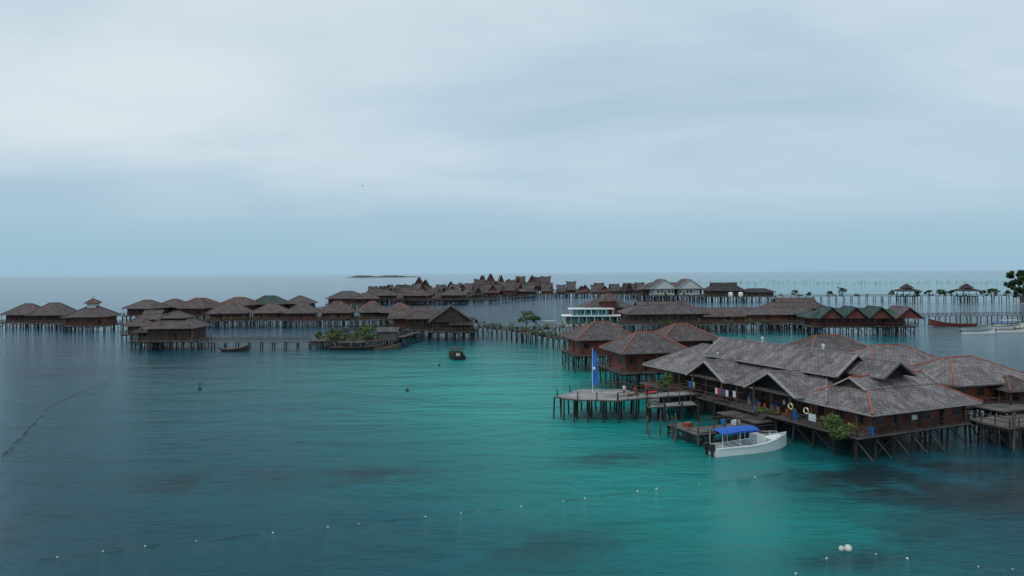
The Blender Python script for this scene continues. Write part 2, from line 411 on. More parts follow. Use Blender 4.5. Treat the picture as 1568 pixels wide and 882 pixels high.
for i in range(5): P('porch_posts').beam((.4+i*3.6,-.1,2.6),(.4+i*3.6,-.1,4.9),.16,'rail_wood')
for (vx,vy,vz) in((5.7,22,10.2),(6.2,12,10.1),(3.0,28,7.6)): 
    P('roof_vents').cyl((vx,vy,vz-.6),(vx,vy,vz+.5),.16,.16,8,'white_dull'); P('roof_vents').cyl((vx,vy,vz+.5),(vx,vy,vz+.75),.26,.05,8,'white_dull')
railing(P('railing'),[(-2.5,7.5),(-2.5,-.4),(15.1,-.4),(15.1,8)],2.6,1.0,'rail_wood',1.3,.08,True)
railing(P('railing'),[(-2.5,38),(-2.5,15)],2.6,1.0,'rail_wood',1.5,.08)
for (bx,by,c) in((-1.4,3.0,'blue_plastic'),(-.2,-.15,'blue_plastic'),(.4,14,'blue_plastic'),(.6,17.5,'blue_plastic'),(.8,19,'white_dull'),(-1.5,9,'blue_plastic'),(-.3,10.4,'white_dull')):
    P('barrels').cyl((bx,by,2.6),(bx,by,3.5),.32,.32,10,c)
for i,(yy,c) in enumerate(((20,'shirt_white'),(20.7,'shirt_blue'),(21.4,'red_cloth'),(22.1,'white_dull'),(18.6,'shirt_white'),(27,'shirt_white'),(27.8,'blue_canvas'))):
    P('laundry').box(-2.2,yy,4.0+R(-.1,.1),.04,.5,.8,c)
P('laundry').beam((-2.2,17,4.42),(-2.2,29,4.42),.03,'rope')
for yy,zc in((8.6,4.3),(6.3,4.2)):
    for k in range(10):
        a0=k*math.pi/5;a1=(k+1)*math.pi/5
        P('life_rings').cyl((-2.6,yy+.34*math.cos(a0),zc+.34*math.sin(a0)),(-2.6,yy+.34*math.cos(a1),zc+.34*math.sin(a1)),.07,.07,6,'yellow_plastic' if k%3 else 'white_paint')
P('notice_board').box(-2.62,5.4,3.6,.06,1.0,.8,'white_dull')
P('notice_board').box(6.0,-.5,4.0,.8,.06,.5,'white_dull')
for i in range(6):
    yy=9.5+i*1.1+R(-.2,.2); c=P('chairs'); x0=-1.6
    c.box(x0,yy,3.05,.45,.45,.06,'wood_orange'); c.box(x0+.22,yy,3.35,.05,.45,.55,'wood_orange')
    for dx in(-.18,.18):
        for dy in(-.18,.18): c.beam((x0+dx,yy+dy,2.6),(x0+dx,yy+dy,3.03),.05,'wood_orange')
g=P('potted_plants')
g.leaves((-2.6,2.2,3.3),1.3,2.6,1.3,1300,.17,'leaf_bright','leaf_mid',12)
g.leaves((-2.2,33,3.7),1.0,2.4,1.3,520,.2,'leaf_mid','leaf_bright',9)
g.leaves((-2.4,31.5,3.3),.5,.8,.5,40,.2,'red_cloth','leaf_mid',3)
g.leaves((-2.4,13,2.9),.5,2.2,.6,160,.18,'leaf_mid','leaf_bright',6)
for dx in(0,2.75,5.5,8.2,11):
    P('stilts').beam((-2.2+dx+1.4,-.9,.1),(-2.2+dx,0,2.2),.12,'pile_grey')
P.done()
# service jetty beside the speedboat
P=Parts('boat_jetty',A[0],A[1],AR)
P('deck').box(-7.2,13,1.5,11.5,2.4,.14,'deck_wood'); P('deck').box(-12.2,14.6,1.35,2.6,6,.14,'deck_wood')
P('deck').box(-3.6,15.2,1.9,2.8,7,.14,'deck_wood')
stilts(P('piles'),-13.2,-2.4,12,14,1.4,1.9,.12); stilts(P('piles'),-13.3,-11.2,11.8,17.4,1.3,2.2,.12); stilts(P('piles'),-4.8,-2.4,12,18.5,1.8,2,.12)
for (a,b2,h) in((-14.3,17.8,3.2),(-13.6,16.2,2.6),(-14.4,14.6,3.4),(-12.6,18.3,2.4),(-11.2,11.8,2.6),(-14.9,19.5,2.2),(-13.4,11.6,2.9),(-9.4,12,2.4),(-7.4,12,2.5)):
    P('mooring_piles').cyl((a,b2,-.6),(a+R(-.2,.2),b2+R(-.2,.2),h),.13,.11,7,'pile_grey')
P('mooring_piles').cyl((-16.2,17.6,-.4),(-15.0,18.4,1.6),.10,.08,6,'pile_grey')
railing(P('railing'),[(-11,14.2),(-2.6,14.2)],1.57,1.0,'rail_wood',1.4,.07)
for k in range(7): P('steps').box(-4.4+.32*k,13,1.65+.15*k,.3,1.4,.06,'deck_wood')
P('jetty_goods').box(-6.5,13.4,1.85,.9,.7,.5,'white_dull',.3); P('jetty_goods').cyl((-8.2,13.6,1.57),(-8.2,13.6,2.3),.28,.28,10,'blue_plastic')
P('jetty_goods').box(-11.9,15.5,1.65,1.0,.8,.5,'wood_orange',.2)
P.done()
# service platform on the right of the main building
P=Parts('service_platform',58,80,.35)
P('deck').box(0,0,2.5,9,5,.16,'deck_wood'); P('deck').box(5,4,3.1,8,4,.16,'deck_wood'); stilts(P('piles'),-4.3,4.3,-2.3,2.3,2.4,1.7,.12); stilts(P('piles'),1.5,8.5,2.5,5.8,3.0,1.8,.12)
for k in range(6): P('stairs').box(-1.2+.3*k,2.7,.5+.4*k,.34,1.1,.07,'deck_wood')
for s in(2.15,3.25): P('stairs').beam((-1.4,s,.2),(.6,s,2.7),.1,'rail_wood')
railing(P('railing'),[(-4.4,2.4),(-4.4,-2.4),(4.4,-2.4)],2.58,1.0,'rail_wood',1.3,.08)
for i in range(9): 
    x=R(-4,8); y=R(-3,-1.5); P('piles').cyl((x+R(-.3,.3),y,-.6),(x,y,R(2.6,4.3)),.11,.1,6,'pile_grey')
P.done()

# houses next to it
house(60.5,93.5,14.5,12,rot=.25,deck=2.9,eave=5.6,ridge=8.3,rm='roof_grey',cap='ridge_red',wm='wood_orange',capw=.16)
house(57.5,106,15,11,rot=.2,deck=3,eave=5.8,ridge=8.6,rm='roof_grey',cap='ridge_red',capw=.16)
house(55,121,14.5,11,rot=.2,deck=3,eave=5.9,ridge=8.7,rm='roof_brown',cap='ridge_red',capw=.18)
house(46,112,10,9,rot=.3,deck=3,eave=5.4,ridge=7.6,rm='roof_grey',cap='ridge_grey')
house(18.3,144,13.8,11.5,rot=.18,deck=3.5,eave=6.6,ridge=9.7,cap='ridge_red',capw=.22,wm='wood_orange',rl=2.5)
house(23.2,121.5,13,11,rot=.22,deck=3.2,eave=6.5,ridge=9.5,cap='ridge_red',capw=.2,rl=3,rm='roof_brown',plants=3)
house(35,144,13,11,rot=.18,deck=3.2,eave=6.3,ridge=9.2,cap='ridge_red',capw=.22,rl=2.5,rm='roof_red')
house(63.8,89,5,5,rot=.2,deck=2.6,eave=4.9,ridge=6.3,rm='roof_red',cap='ridge_dull')

# sun deck jetty with flag
P=Parts('sun_deck_jetty',5.7,95,.0)
def deckpoly(mb,pts,z,th,mat):
    mb.face([(a,b,z) for a,b in pts],mat); mb.face([(a,b,z-th) for a,b in pts],mat)
    for i in range(len(pts)):
        a=pts[i];b=pts[(i+1)%len(pts)]; mb.face([(a[0],a[1],z-th),(b[0],b[1],z-th),(b[0],b[1],z),(a[0],a[1],z)],'rail_wood')
poly=[(0,0),(2.5,-2.3),(8.3,-3.2),(12.5,-1.2),(20.5,1.5),(19.8,4.0),(12,2.2),(10.5,5.6),(4.2,6.0)]
deckpoly(P('deck'),poly,3.0,.18,'deck_pale')
deckpoly(P('deck'),[(12.2,-3.4),(19.2,-1.8),(19.0,1.0),(12.4,-1.4)],2.1,.16,'deck_pale')
for k in range(5): P('steps').box(13.2+.05*k,-1.9+.27*k,2.25+.16*k,1.6,.28,.06,'deck_pale')
def inside(x,y,pl):
    c=False
    for i in range(len(pl)):
        (x1,y1),(x2,y2)=pl[i],pl[i-1]
        if (y1>y)!=(y2>y) and x<(x2-x1)*(y-y1)/(y2-y1)+x1: c=not c
    return c
for a,b2 in zip(poly,poly[1:]+poly[:1]):
    L2=math.dist(a,b2); n=max(1,int(L2/1.6))
    for i in range(n):
        x=a[0]+(b2[0]-a[0])*i/n; y=a[1]+(b2[1]-a[1])*i/n
        P('piles').cyl((x+R(-.15,.15),y+R(-.15,.15),-.6),(x,y,2.9),.12,.12,6,'post_wood')
for x in range(1,20,2):
    for y in range(-3,6,2):
        if inside(x,y,poly): P('piles').cyl((x,y,-.6),(x+R(-.15,.15),y,2.9),.12,.12,6,'post_wood')
for x in(12.4,14.5,16.8,19): 
    for y in(-3,-1.6): P('piles').cyl((x,y+.2*(x-12)/7,-.6),(x,y+.2*(x-12)/7,2.6),.12,.12,6,'post_wood')
railing(P('railing'),[(8.3,-3.1),(12.5,-1.1),(20.4,1.6)],3.0,1.0,'rail_wood',1.5,.08)
railing(P('railing'),[(4.3,5.9),(10.4,5.5),(12,2.3),(19.7,4.1)],3.0,1.0,'rail_wood',1.5,.08)
for (x,y) in((3.0,-2.2),(5.5,-2.7),(8.2,-3.1),(.4,.1),(2.4,3.1)): P('mooring_posts').cyl((x,y,2.9),(x,y,4.0),.09,.08,6,'post_wood')
P('deck_loungers').box(13.5,1.4,3.3,1.9,.6,.1,'red_cloth',.4); P('deck_loungers').box(12.9,1.15,3.1,.1,.5,.2,'wood_brown',.4); P('deck_loungers').box(14.1,1.65,3.1,.1,.5,.2,'wood_brown',.4)
P('deck_loungers').box(10.9,.2,3.3,1.9,.6,.1,'wood_orange',.5); P('deck_loungers').box(10.4,-.1,3.1,.1,.5,.2,'wood_brown',.5); P('deck_loungers').box(11.4,.45,3.1,.1,.5,.2,'wood_brown',.5)
P.done()
# feather flag
P=Parts('feather_flag',11.3,98)
P('pole').cyl((0,0,3.0),(0,0,9.4),.05,.025,6,'white_paint')
prev=None
for i in range(15):
    t=i/14; z=4.1+5.1*t; w=.8*(1-.25*t) if t<.85 else .8*(1-.25*t)*math.sqrt(max(0,1-((t-.85)/.16)**2)); wob=.10*math.sin(t*9)
    cur=((-.03,0,z),(w*.55,wob,z-.05),(w,-wob,z-.1))
    if prev:
        for k in(0,1): P('flag').face([prev[k],prev[k+1],cur[k+1],cur[k]],'white_paint' if (i==7 and k==0) else 'blue_flag')
    prev=cur
P.done()

# ------------------------------------------------------------------ boats
def hull(mb,L,B,H,mat,inner,bowrise=.5,draft=.25,rim='white_paint',sternw=.8,floor=.25):
    n=14; S=[]
    for i in range(n+1):
        t=i/n; bw=B/2*(sternw+(1-sternw)*min(1,t*2.5))*(1-max(0,(t-.45)/.55)**2.4); bw=max(.02,bw)
        zs=H+bowrise*max(0,t-.35)**2/.42; zk=-draft+max(0,(t-.8)/.2)**2*(draft+.5*H); x=-L/2+L*t
        S.append([(x,-bw,zs),(x,-bw*.86,zk*.2+.05*H),(x,0,zk),(x,bw*.86,zk*.2+.05*H),(x,bw,zs)])
    for a,b in zip(S,S[1:]):
        for k in range(4): mb.face([a[k],b[k],b[k+1],a[k+1]],mat)
        for s,k in((-1,0),(1,4)):
            ia=(a[k][0],a[k][1]*.88,a[k][2]+.01);ib=(b[k][0],b[k][1]*.88,b[k][2]+.01)
            mb.face([a[k],b[k],ib,ia],rim)
            fa=(a[k][0],a[k][1]*.8,floor);fb=(b[k][0],b[k][1]*.8,floor)
            mb.face([ia,ib,fb,fa],inner)
            mb.beam((a[k][0],a[k][1]*1.02,a[k][2]-.05),(b[k][0],b[k][1]*1.02,b[k][2]-.05),.06,rim)
        mb.face([(a[0][0],a[0][1]*.8,floor),(b[0][0],b[0][1]*.8,floor),(b[4][0],b[4][1]*.8,floor),(a[4][0],a[4][1]*.8,floor)],inner)
    mb.face(S[0],mat)
P=Parts('speedboat',26.4,77.2,.36)
h=P('hull'); hull(h,10.2,2.7,.95,'white_paint','white_dull',.75,.3)
h.face([(2.6,-1.05,1.12),(2.6,1.05,1.12),(4.4,.45,1.42),(4.4,-.45,1.42)],'white_paint')
h.face([(2.6,-1.05,1.12),(2.6,1.05,1.12),(2.6,1.0,.3),(2.6,-1.0,.3)],'white_dull')
c=P('console'); c.box(1.0,0,1.05,1.1,1.3,1.5,'white_paint'); c.face([(1.5,-.6,1.8),(1.5,.6,1.8),(1.2,.55,2.25),(1.2,-.55,2.25)],'glass_dark'); c.box(.1,0,.75,.5,1.2,.9,'white_dull')
for x in(-1.2,-2.3,-3.3): P('seats').box(x,0,.55,.5,1.9,.6,'white_dull')
prev=None
for i in range(9):
    v=-1.2+2.4*i/8; z=2.75-.22*(v/1.2)**2; cur=((-4.7,v,z-.05),(-2.2,v,z+.06),(.4,v,z))
    if prev:
        for k in(0,1): P('canopy').face([prev[k],prev[k+1],cur[k+1],cur[k]],'blue_canvas')
    prev=cur
for v in(-1.2,1.2): P('canopy').face([(-4.7,v,2.49),(.4,v,2.54),(.4,v,2.42),(-4.7,v,2.37)],'blue_canvas')
for x in(-4.5,-2.2,.2):
    for v in(-1.1,1.1): P('canopy_frame').cyl((x,v,.9),(x,v,2.55),.03,.03,5,'white_paint')
for v in(-.45,.45):
    P('outboard_motors').box(-5.4,v,.95,.55,.42,.7,'black_rubber'); P('outboard_motors').box(-5.4,v,.3,.25,.2,.9,'black_rubber')
railing(P('bow_rail'),[(2.7,-1.15),(4.3,-.6)],1.2,.5,'white_paint',.6,.03); railing(P('bow_rail'),[(2.7,1.15),(4.3,.6)],1.2,.5,'white_paint',.6,.03)
P.done()
def longboat(x,y,L,rot,mat='white_paint',inner='boat_wood',name='wooden_longboat',canopy=None,rim='boat_wood',B=1.7,H=.7,br=1.0):
    P=Parts(name,x,y,rot); hull(P('hull'),L,B,H,mat,inner,br,.2,rim,.6,.15)
    for i in range(4): P('benches').box(-L*.35+i*L*.2,0,.55,.3,B*.75,.06,'boat_wood')
    if canopy:
        for a in(-.3,.1):
            for s in(-1,1): P('canopy_frame').beam((a*L,s*B*.38,.6),(a*L,s*B*.38,2.0),.07,'rail_wood')
        P('canopy').box(-.1*L,0,2.06,.5*L,B*1.0,.1,canopy)
    P('outboard_motor').box(-L/2-.2,0,.75,.4,.35,.6,'black_rubber')
    return P.done()
longboat(157,247,15,2.9,'boat_red','boat_wood',B=2.4,H=1.0,br=1.6,rim='boat_wood')
longboat(146,217,11,.05,'white_paint','teal_paint',B=1.8)
longboat(160,221,12,.1,'white_paint','boat_wood',B=2,H=.9)
longboat(168,236,12,-.1,'white_paint','boat_wood','wooden_longboat','blue_canvas',B=2.2)
longboat(156,233,12,.2,'white_dull','teal_paint','wooden_longboat',B=2)
longboat(172,229,13,.15,'yellow_plastic','boat_wood','wooden_longboat','white_dull',B=2.2)
longboat(178,246,14,.0,'white_paint','boat_wood','wooden_longboat','white_dull',B=2.4)
longboat(14.5,258,9,.1,'white_paint','white_dull','small_boat','white_dull',B=2)
longboat(-108,390,9,.1,'white_paint','white_dull','small_boat','white_dull',B=2.4)
P=Parts('cabin_boat',-13.3,163,1.9); hull(P('hull'),8,3.4,.9,'black_rubber','boat_wood',.6,.2,'post_wood',.8)
for a in(-2.2,1.2):
    for s in(-1.1,1.1): P('cabin').beam((a,s,.6),(a,s,2.4),.1,'post_wood')
P('cabin').box(-.5,0,2.45,4.4,2.8,.12,'roof_dark'); P('cabin').box(-.5,0,1.1,3.2,2.2,1.0,'wood_brown'); P('cabin').box(-3,.3,1.2,.7,.8,.6,'white_dull')
P.done()

# ------------------------------------------------------------------ mid ground
house(51,236,28,16,rot=.05,deck=3,eave=6.2,ridge=9.9,rt='gablet',rl=12,cap='ridge_dull',wm='wood_brown',name='stilt_restaurant',t=.7)
house(78,236,31,11,rot=-.03,deck=3.2,eave=5.6,ridge=7.6,rm='roof_brown',wm='wood_orange',cap='ridge_dull',name='stilt_longhouse',rt='gable')
house(70,231,14,7,rot=-.03,deck=3,eave=5.3,ridge=6.6,rm='roof_red',wm='wood_orange',cap='ridge_red')
house(101,248,20,12,rot=-.05,deck=3.2,eave=7.0,ridge=10.4,rt='gablet',rm='roof_red',cap='ridge_dull',wm='wood_brown')
house(96,238,16,10,rot=-.05,deck=3.0,eave=5.6,ridge=7.8,rt='hip',rm='roof_brown',cap='ridge_dull',wm='wood_brown')
P=Parts('green_roofed_lodge',107,217,-.06)
stilts(P('stilts'),-15,16,-5,6,2.8,2.7,.14); P('deck').box(.5,.3,2.88,32,12.2,.16,'deck_wood'); walls(P,-13,13.5,-3.2,5,2.96,5.6,'wood_red')
roof(P('roof'),30,13,5.6,8.2,'hip','roof_green','roof_green',-.3,.6)
for gx in(-9.5,-2.5,5): roof(P('roof'),7.6,9.5,5.5,8.9,'gable','roof_green','roof_green',gx,-3.0,'y',gmat='wood_red',barge='roof_green')
roof(P('roof'),8.5,11,5.4,8.8,'gable','roof_brown','ridge_dull',13.5,-1.8,'y',gmat='wood_red')
railing(P('railing'),[(-15.3,-5.6),(16.3,-5.6),(16.3,6)],2.96); P.done()
P=Parts('white_houseboat',30.5,260,-.04)
P('pontoon').box(0,0,.5,24,10,1.2,'white_dull'); P('pontoon').box(0,-4.7,1.14,24.4,.5,.1,'teal_paint')
walls(P,-10,9,-3,4,1.1,3.6,'teal_paint'); P('roof').box(0,0,3.9,24,10.6,.22,'white_paint'); P('roof').box(-1,1,6.4,17,8.2,.2,'white_paint',0)
P('upper_cabin').box(-1,1.4,5.15,13,5.6,2.3,'teal_paint')
for i in range(6): P('upper_cabin').box(-6+i*2,-1.45,5.3,1.1,.1,.9,'glass_dark')
for i in range(9):
    P('posts').beam((-11.5+i*2.85,-5,1.1),(-11.5+i*2.85,-5,3.8),.14,'white_paint')
    if i<7: P('posts').beam((-8.9+i*2.65,-2.8,4),(-8.9+i*2.65,-2.8,6.3),.12,'white_paint')
P.done()
house(37,272,20,14,rot=.05,deck=3,eave=6.6,ridge=9.6,rm='roof_brown',wm='wood_brown')
house(37,266,7,7,rot=.05,deck=3,eave=9.2,ridge=12,rm='roof_red',cap='ridge_red',rl=.5,name='lookout_tower')
house(60,262,16,11,rot=.05,deck=3,eave=6.0,ridge=8.6,rm='roof_red',wm='wood_brown')
house(-19,212,13.5,15,rot=.12,deck=2.8,eave=5.6,ridge=10.4,rt='gable',axis='y',rm='roof_dark',cap='roof_dark',wm='wood_brown',name='boathouse_pavilion')
house(-14.5,208,7,9,rot=-.1,deck=2.8,eave=5.0,ridge=6.6,rt='gable',axis='x',rm='roof_dark',cap='barge',wm='wood_brown')
house(-27,218,13,11,rot=.1,deck=2.8,eave=6.2,ridge=9.6,rt='gablet',rm='roof_brown',wm='wood_brown')
house(-33,226,13,11,rot=0,deck=2.8,eave=5.8,ridge=8.6,rt='gable',rm='roof_red',wm='wood_red')
boardwalk([(-10,219),(2,200),(14,176),(17,152)],2.2,3.0,plants=6,post=.14,xr=True)
boardwalk([(2,200),(14,214),(30,226)],2.0,3.0,plants=4,post=.14)
boardwalk([(30,226),(48,221),(92,224),(96,219)],2.0,3.0,plants=3,post=.14)
tree(4.6,224,2.2,5.2,3.0,900,.3,trunkh=.2,mats=('leaf_mid','leaf_bright'))
tree(7.5,226,2.2,3.6,2.4,500,.3,trunkh=.2,mats=('leaf_mid','leaf_dark'))
boardwalk([(20,151),(24,128)],1.8,3.2); boardwalk([(27,119),(26,104),(27,100)],1.8,3.0,plants=4)
boardwalk([(30,146),(52,126),(56,108)],1.8,3.0); boardwalk([(64,86),(78,92),(95,100)],1.8,3.0,xr=True)
# garden platform
P=Parts('garden_platform',-42.5,191)
deckpoly(P('deck'),[(-11.5,-6.5),(11,-6.5),(12,8),(-11,8)],2.2,.3,'soil'); stilts(P('piles'),-11,11,-6,7,2.0,2.2,.14)
P('shed').box(9.0,-3.5,3.4,4.6,4,2.3,'pile_grey'); roof(P('shed'),5.4,4.8,4.55,5.4,'gable','roof_brown','ridge_grey',9,-3.5)
for i in range(34):
    x=R(-11,7);y=R(-6,6.5); hh=R(.7,1.6); P('plants').leaves((x,y,2.3+hh*.6),R(1.0,2.0),R(.8,1.4),hh,140,.24,random.choice(('leaf_mid','leaf_dark','leaf_bright')),random.choice(('leaf_bright','leaf_mid')),5)
for i in range(8): 
    x=R(-10,6);y=R(-5,5); P('plants').cyl((x,y,2.1),(x+.1,y,4.4),.06,.03,5,'bark'); P('plants').leaves((x,y,4.6),1.1,1.1,1.0,110,.24,'leaf_mid','leaf_bright')
P.done()
longboat(-41,182.6,14,0,'black_rubber','boat_wood','moored_wooden_boat','pile_grey',B=2.6,H=.8,rim='pile_grey',br=.5)
longboat(-33,183.0,7,.3,'pile_grey','boat_wood','moored_wooden_boat',B=1.8)
boardwalk([(-83,184.5),(-54,184.5)],1.8,2.2,post=.15,sp=3.2,xr=False)
boardwalk([(-54,194),(-46,214),(-36,226)],1.8,2.6,plants=5)
boardwalk([(-31,190),(-28,208)],1.8,2.6)
house(-92.0,190,14.0,12.5,rot=.05,deck=2.5,eave=5.9,ridge=10.1,tier=True,wm='wood_brown',cap='ridge_dull',post=.15,plants=2,capw=.25)
house(-100.8,191,6,6,rot=.05,deck=2.1,eave=4.6,ridge=5.8,wm='wood_brown',rm='roof_dark')
longboat(-72.5,181,7,.1,'black_rubber','boat_wood','small_boat',B=1.6)
longboat(-103,196,8,2.4,'white_dull','boat_wood','small_boat',B=1.8)
# far-left houses
house(-190,272,14,12,deck=2.2,eave=5.2,ridge=9.2,wm='wood_brown',capw=.25,rl=3)
house(-177,268,14.5,12,rot=.05,deck=2.2,eave=5.2,ridge=9.6,wm='wood_brown',capw=.25,rl=4)
P=house(-152.5,252,14,13,rot=.1,deck=2.2,eave=5.4,ridge=9.2,wm='wood_red',capw=.28,build=False,cap='ridge_dull')
P('cupola').box(0,0,9.2,3.0,3.0,1.6,'white_dull'); roof(P('cupola'),4.2,4.2,10.1,11.6,'hip','roof_red','ridge_red'); P('cupola').beam((0,0,11.5),(0,0,13.2),.12,'post_wood'); P.done()
house(-161,256,8,8,rot=.1,deck=2.2,eave=4.8,ridge=7.0,wm='wood_brown')
boardwalk([(-199,262),(-170,259),(-160,250)],1.8,2.2,post=.15); boardwalk([(-146,254),(-128,262),(-112,262)],1.8,2.4,post=.15,plants=1)
house(-123,238,10.5,9,rot=.1,deck=2.3,eave=5.2,ridge=8.0,rt='gablet',wm='wood_red',capw=.25)
house(-114,212,8,7,rot=.1,deck=2.3,eave=4.8,ridge=6.8,wm='wood_brown')
boardwalk([(-120,234),(-112,214),(-98,196)],1.8,2.3,post=.14,plants=2)
for i,(x,y,w) in enumerate(((-110,270,15),(-94.5,272,13),(-81.5,269,12),(-68,270,13),(-55,272,12),(-43.5,268,12))):
    house(x,y,w,12,rot=R(-.25,.25),deck=2.6,eave=5.3,ridge=R(8.5,9.5),rm=random.choice(('roof_brown','roof_brown','roof_red')),cap=random.choice(('ridge_red','ridge_dull')),wm=random.choice(('wood_brown','wood_red')),capw=.24,plants=1)
boardwalk([(-120,262),(-36,262)],1.8,2.6,post=.15,plants=2)
for i,(x,y,w,rm) in enumerate(((-159,302,15,'roof_brown'),(-152,312,14,'roof_brown'),(-143,318,17,'roof_red'),(-129,328,17,'roof_red'),(-117.5,336,17,'roof_green'),(-104,340,13,'roof_brown'),(-136,300,12,'roof_red'))):
    house(x,y,w,13,rot=R(-.25,.25),deck=2.8,eave=5.9,ridge=R(9.2,10.4),rm=rm,cap='ridge_red' if rm=='roof_red' else 'ridge_dull',wm='wood_brown',capw=.26,rail=False)
boardwalk([(-170,296),(-100,330),(-84,392)],2,2.8,rail='both',post=.16)
house(-96,404,22,15,deck=3,eave=6,ridge=10,wm='wood_red',capw=.35,rl=6,rail=False)
house(-84,398,14,12,deck=3,eave=6,ridge=9,wm='wood_brown',capw=.35,rail=False)

# ------------------------------------------------------------------ far water village
protos=[]
for k in range(6):
    P=house(0,0,R(9.5,12.5),R(8.5,10.5),deck=3,eave=5.8,ridge=R(11.2,12.8),ov=1.2,rt='gablet',rm=('roof_brown','roof_red','roof_brown','roof_dark','roof_red','roof_grey')[k],cap=('roof_dark','ridge_dull','roof_dark','ridge_dull','roof_dark','ridge_dull')[k],wm=('wood_brown','wood_red','wood_brown','wood_brown','wood_orange','wood_red')[k],axis='y' if k%2 else 'x',post=.2,step=3.2,t=.36,flare=1.1,capw=.35,joined=True,rail=False,build=False,barge='barge' if k!=2 else 'barge_pale')
    protos.append(P.one.mesh('peaked_hut_mesh'))
def peaked(x,y,s=1,zs=1,rot=0,k=None):
    o=bpy.data.objects.new('peaked_stilt_house',protos[random.choice((0,1,2,3,4,5,0,1,3)) if k is None else k]); COL.objects.link(o)
    o.location=(x,y,0); o.scale=(s,s,s*zs); o.rotation_euler=(0,0,rot)
def prow(x0,y0,x1,y1,n,s=1,zs=1):
    for i in range(n):
        t=(i+.5)/n; peaked(x0+(x1-x0)*t+R(-2,2),y0+(y1-y0)*t+R(-5,5),s*R(.88,1.04),zs*R(.88,1.12),R(-.5,.5))
prow(-95,470,-30,455,5,.92,.72)
prow(-105,505,-20,495,8,.88,.9)
prow(-115,545,-10,530,10,.9,.95)
prow(-122,590,5,570,11,.92,1.0)
prow(-60,625,20,600,9,.95,1.12)
prow(-30,655,36,640,9,.95,1.48)
prow(-10,575,34,560,4,.9,1.0)
prow(36,575,106,555,8,.88,1.0)
prow(40,600,110,585,5,.88,.9)
peaked(-83,620,1.2,1.1); peaked(-70,560,1.05,1.1)
for (x,y,w,rm) in((-62,448,18,'roof_red'),(-38,452,17,'roof_brown'),(-84,455,17,'roof_brown')):
    house(x,y,w,13,rot=R(-.2,.2),deck=3,eave=6,ridge=9.5,rt='hip',rm=rm,wm='wood_brown',rail=False,post=.18,step=3.2,capw=.3)
boardwalk([(-105,462),(-60,438),(-14,446),(10,500),(36,562),(110,548)],2.2,3.2,post=.2,sp=5,plants=.6)
boardwalk([(34,566),(100,500),(104,470)],2.2,3.2,post=.2,sp=5)
for x in(103.5,121): house(x,482,19,20,rot=.05,deck=4,eave=8.5,ridge=15.2,rt='gable',axis='y',rm='roof_brown',cap='barge_white',wm='white_dull',barge='barge_white',rail=False,post=.2,step=3.4,capw=.4,name='gabled_stilt_hall',ov=2)
house(112,492,44,18,deck=4,eave=8,ridge=12.5,rt='hip',rm='roof_brown',wm='wood_brown',rail=False,post=.2,step=3.4,name='stilt_restaurant')
house(141,462,25,16,deck=3.5,eave=7.5,ridge=12.4,rt='gablet',rm='roof_dark',wm='wood_brown',rail=False,post=.2,step=3.2,flare=.4,capw=.3)
house(163,462,22,12,deck=3.5,eave=6.3,ridge=8.6,rt='hip',rm='roof_dark',wm='wood_brown',rail=False,post=.2,step=3.2)
for x in(142,148.5):
    mb=MB(); mb.cyl((0,0,3.4),(0,0,6.0),1.5,1.5,14,'white_paint'); mb.cyl((0,0,6.0),(0,0,6.6),1.5,.5,14,'white_paint'); mb.obj('water_tank',loc=(x,450,0))
boardwalk([(96,470),(130,450),(170,446),(235,440),(300,432),(372,430)],2.6,3.8,post=.2,sp=4.5,plants=3)
for x,y in((249,437),(284,433),(356,428)):
    P=Parts('stilt_gazebo',x,y); stilts(P('stilts'),-4.5,4.5,-4,4,3.6,3,.2); P('deck').box(0,0,3.7,10,9,.2,'deck_wood')
    for a in(-4,4):
        for b2 in(-3.5,3.5): P('posts').beam((a,b2,3.8),(a,b2,7),.25,'rail_wood')
    roof(P('roof'),13,12,6.9,9.3,'hip','roof_dark','ridge_dull',rl=1); roof(P('roof'),6,5.5,9.0,11.4,'hip','roof_dark','ridge_dull',rl=.5); P.done()
for x,y,h in((181,443,4.5),(210,440,6),(262,436,4),(268,434,4.5),(276,435,4),(293,431,4),(300,430,4.5),(203,442,3.5),(240,438,4),(308,430,4),(320,429,5),(331,429,4),(272,436,3.5),(256,437,3.5),(315,430,3.5),(298,431,5),(190,443,3)):
    tree(x,y,3.3,h,h*.6,320,.5,trunkh=.2)
boardwalk([(122,218),(135,258),(200,262),(260,262)],2.4,2.9,post=.17,sp=4)
# wooded islet on the right
mb=MB(); ring=[(math.cos(a*math.pi/12)*60*R(.9,1.1),math.sin(a*math.pi/12)*30*R(.9,1.1)) for a in range(24)]
for i in range(24):
    a=ring[i];b2=ring[(i+1)%24]; mb.face([(a[0],a[1],-.2),(b2[0],b2[1],-.2),(b2[0]*.8,b2[1]*.8,1.4),(a[0]*.8,a[1]*.8,1.4)],'sand'); mb.face([(a[0]*.8,a[1]*.8,1.4),(b2[0]*.8,b2[1]*.8,1.4),(0,0,2.2)],'soil')
mb.obj('sandy_islet',loc=(350,402,0))
tree(295,400,1.2,17.5,9,5200,.65,trunkh=.25); tree(308,404,1.5,20,9,3200,.75); tree(322,400,1.5,16,8,1500,.8); tree(289,394,1.0,9,5.5,1900,.55,trunkh=.2); tree(300,392,1.0,10,6,1900,.55,trunkh=.2)

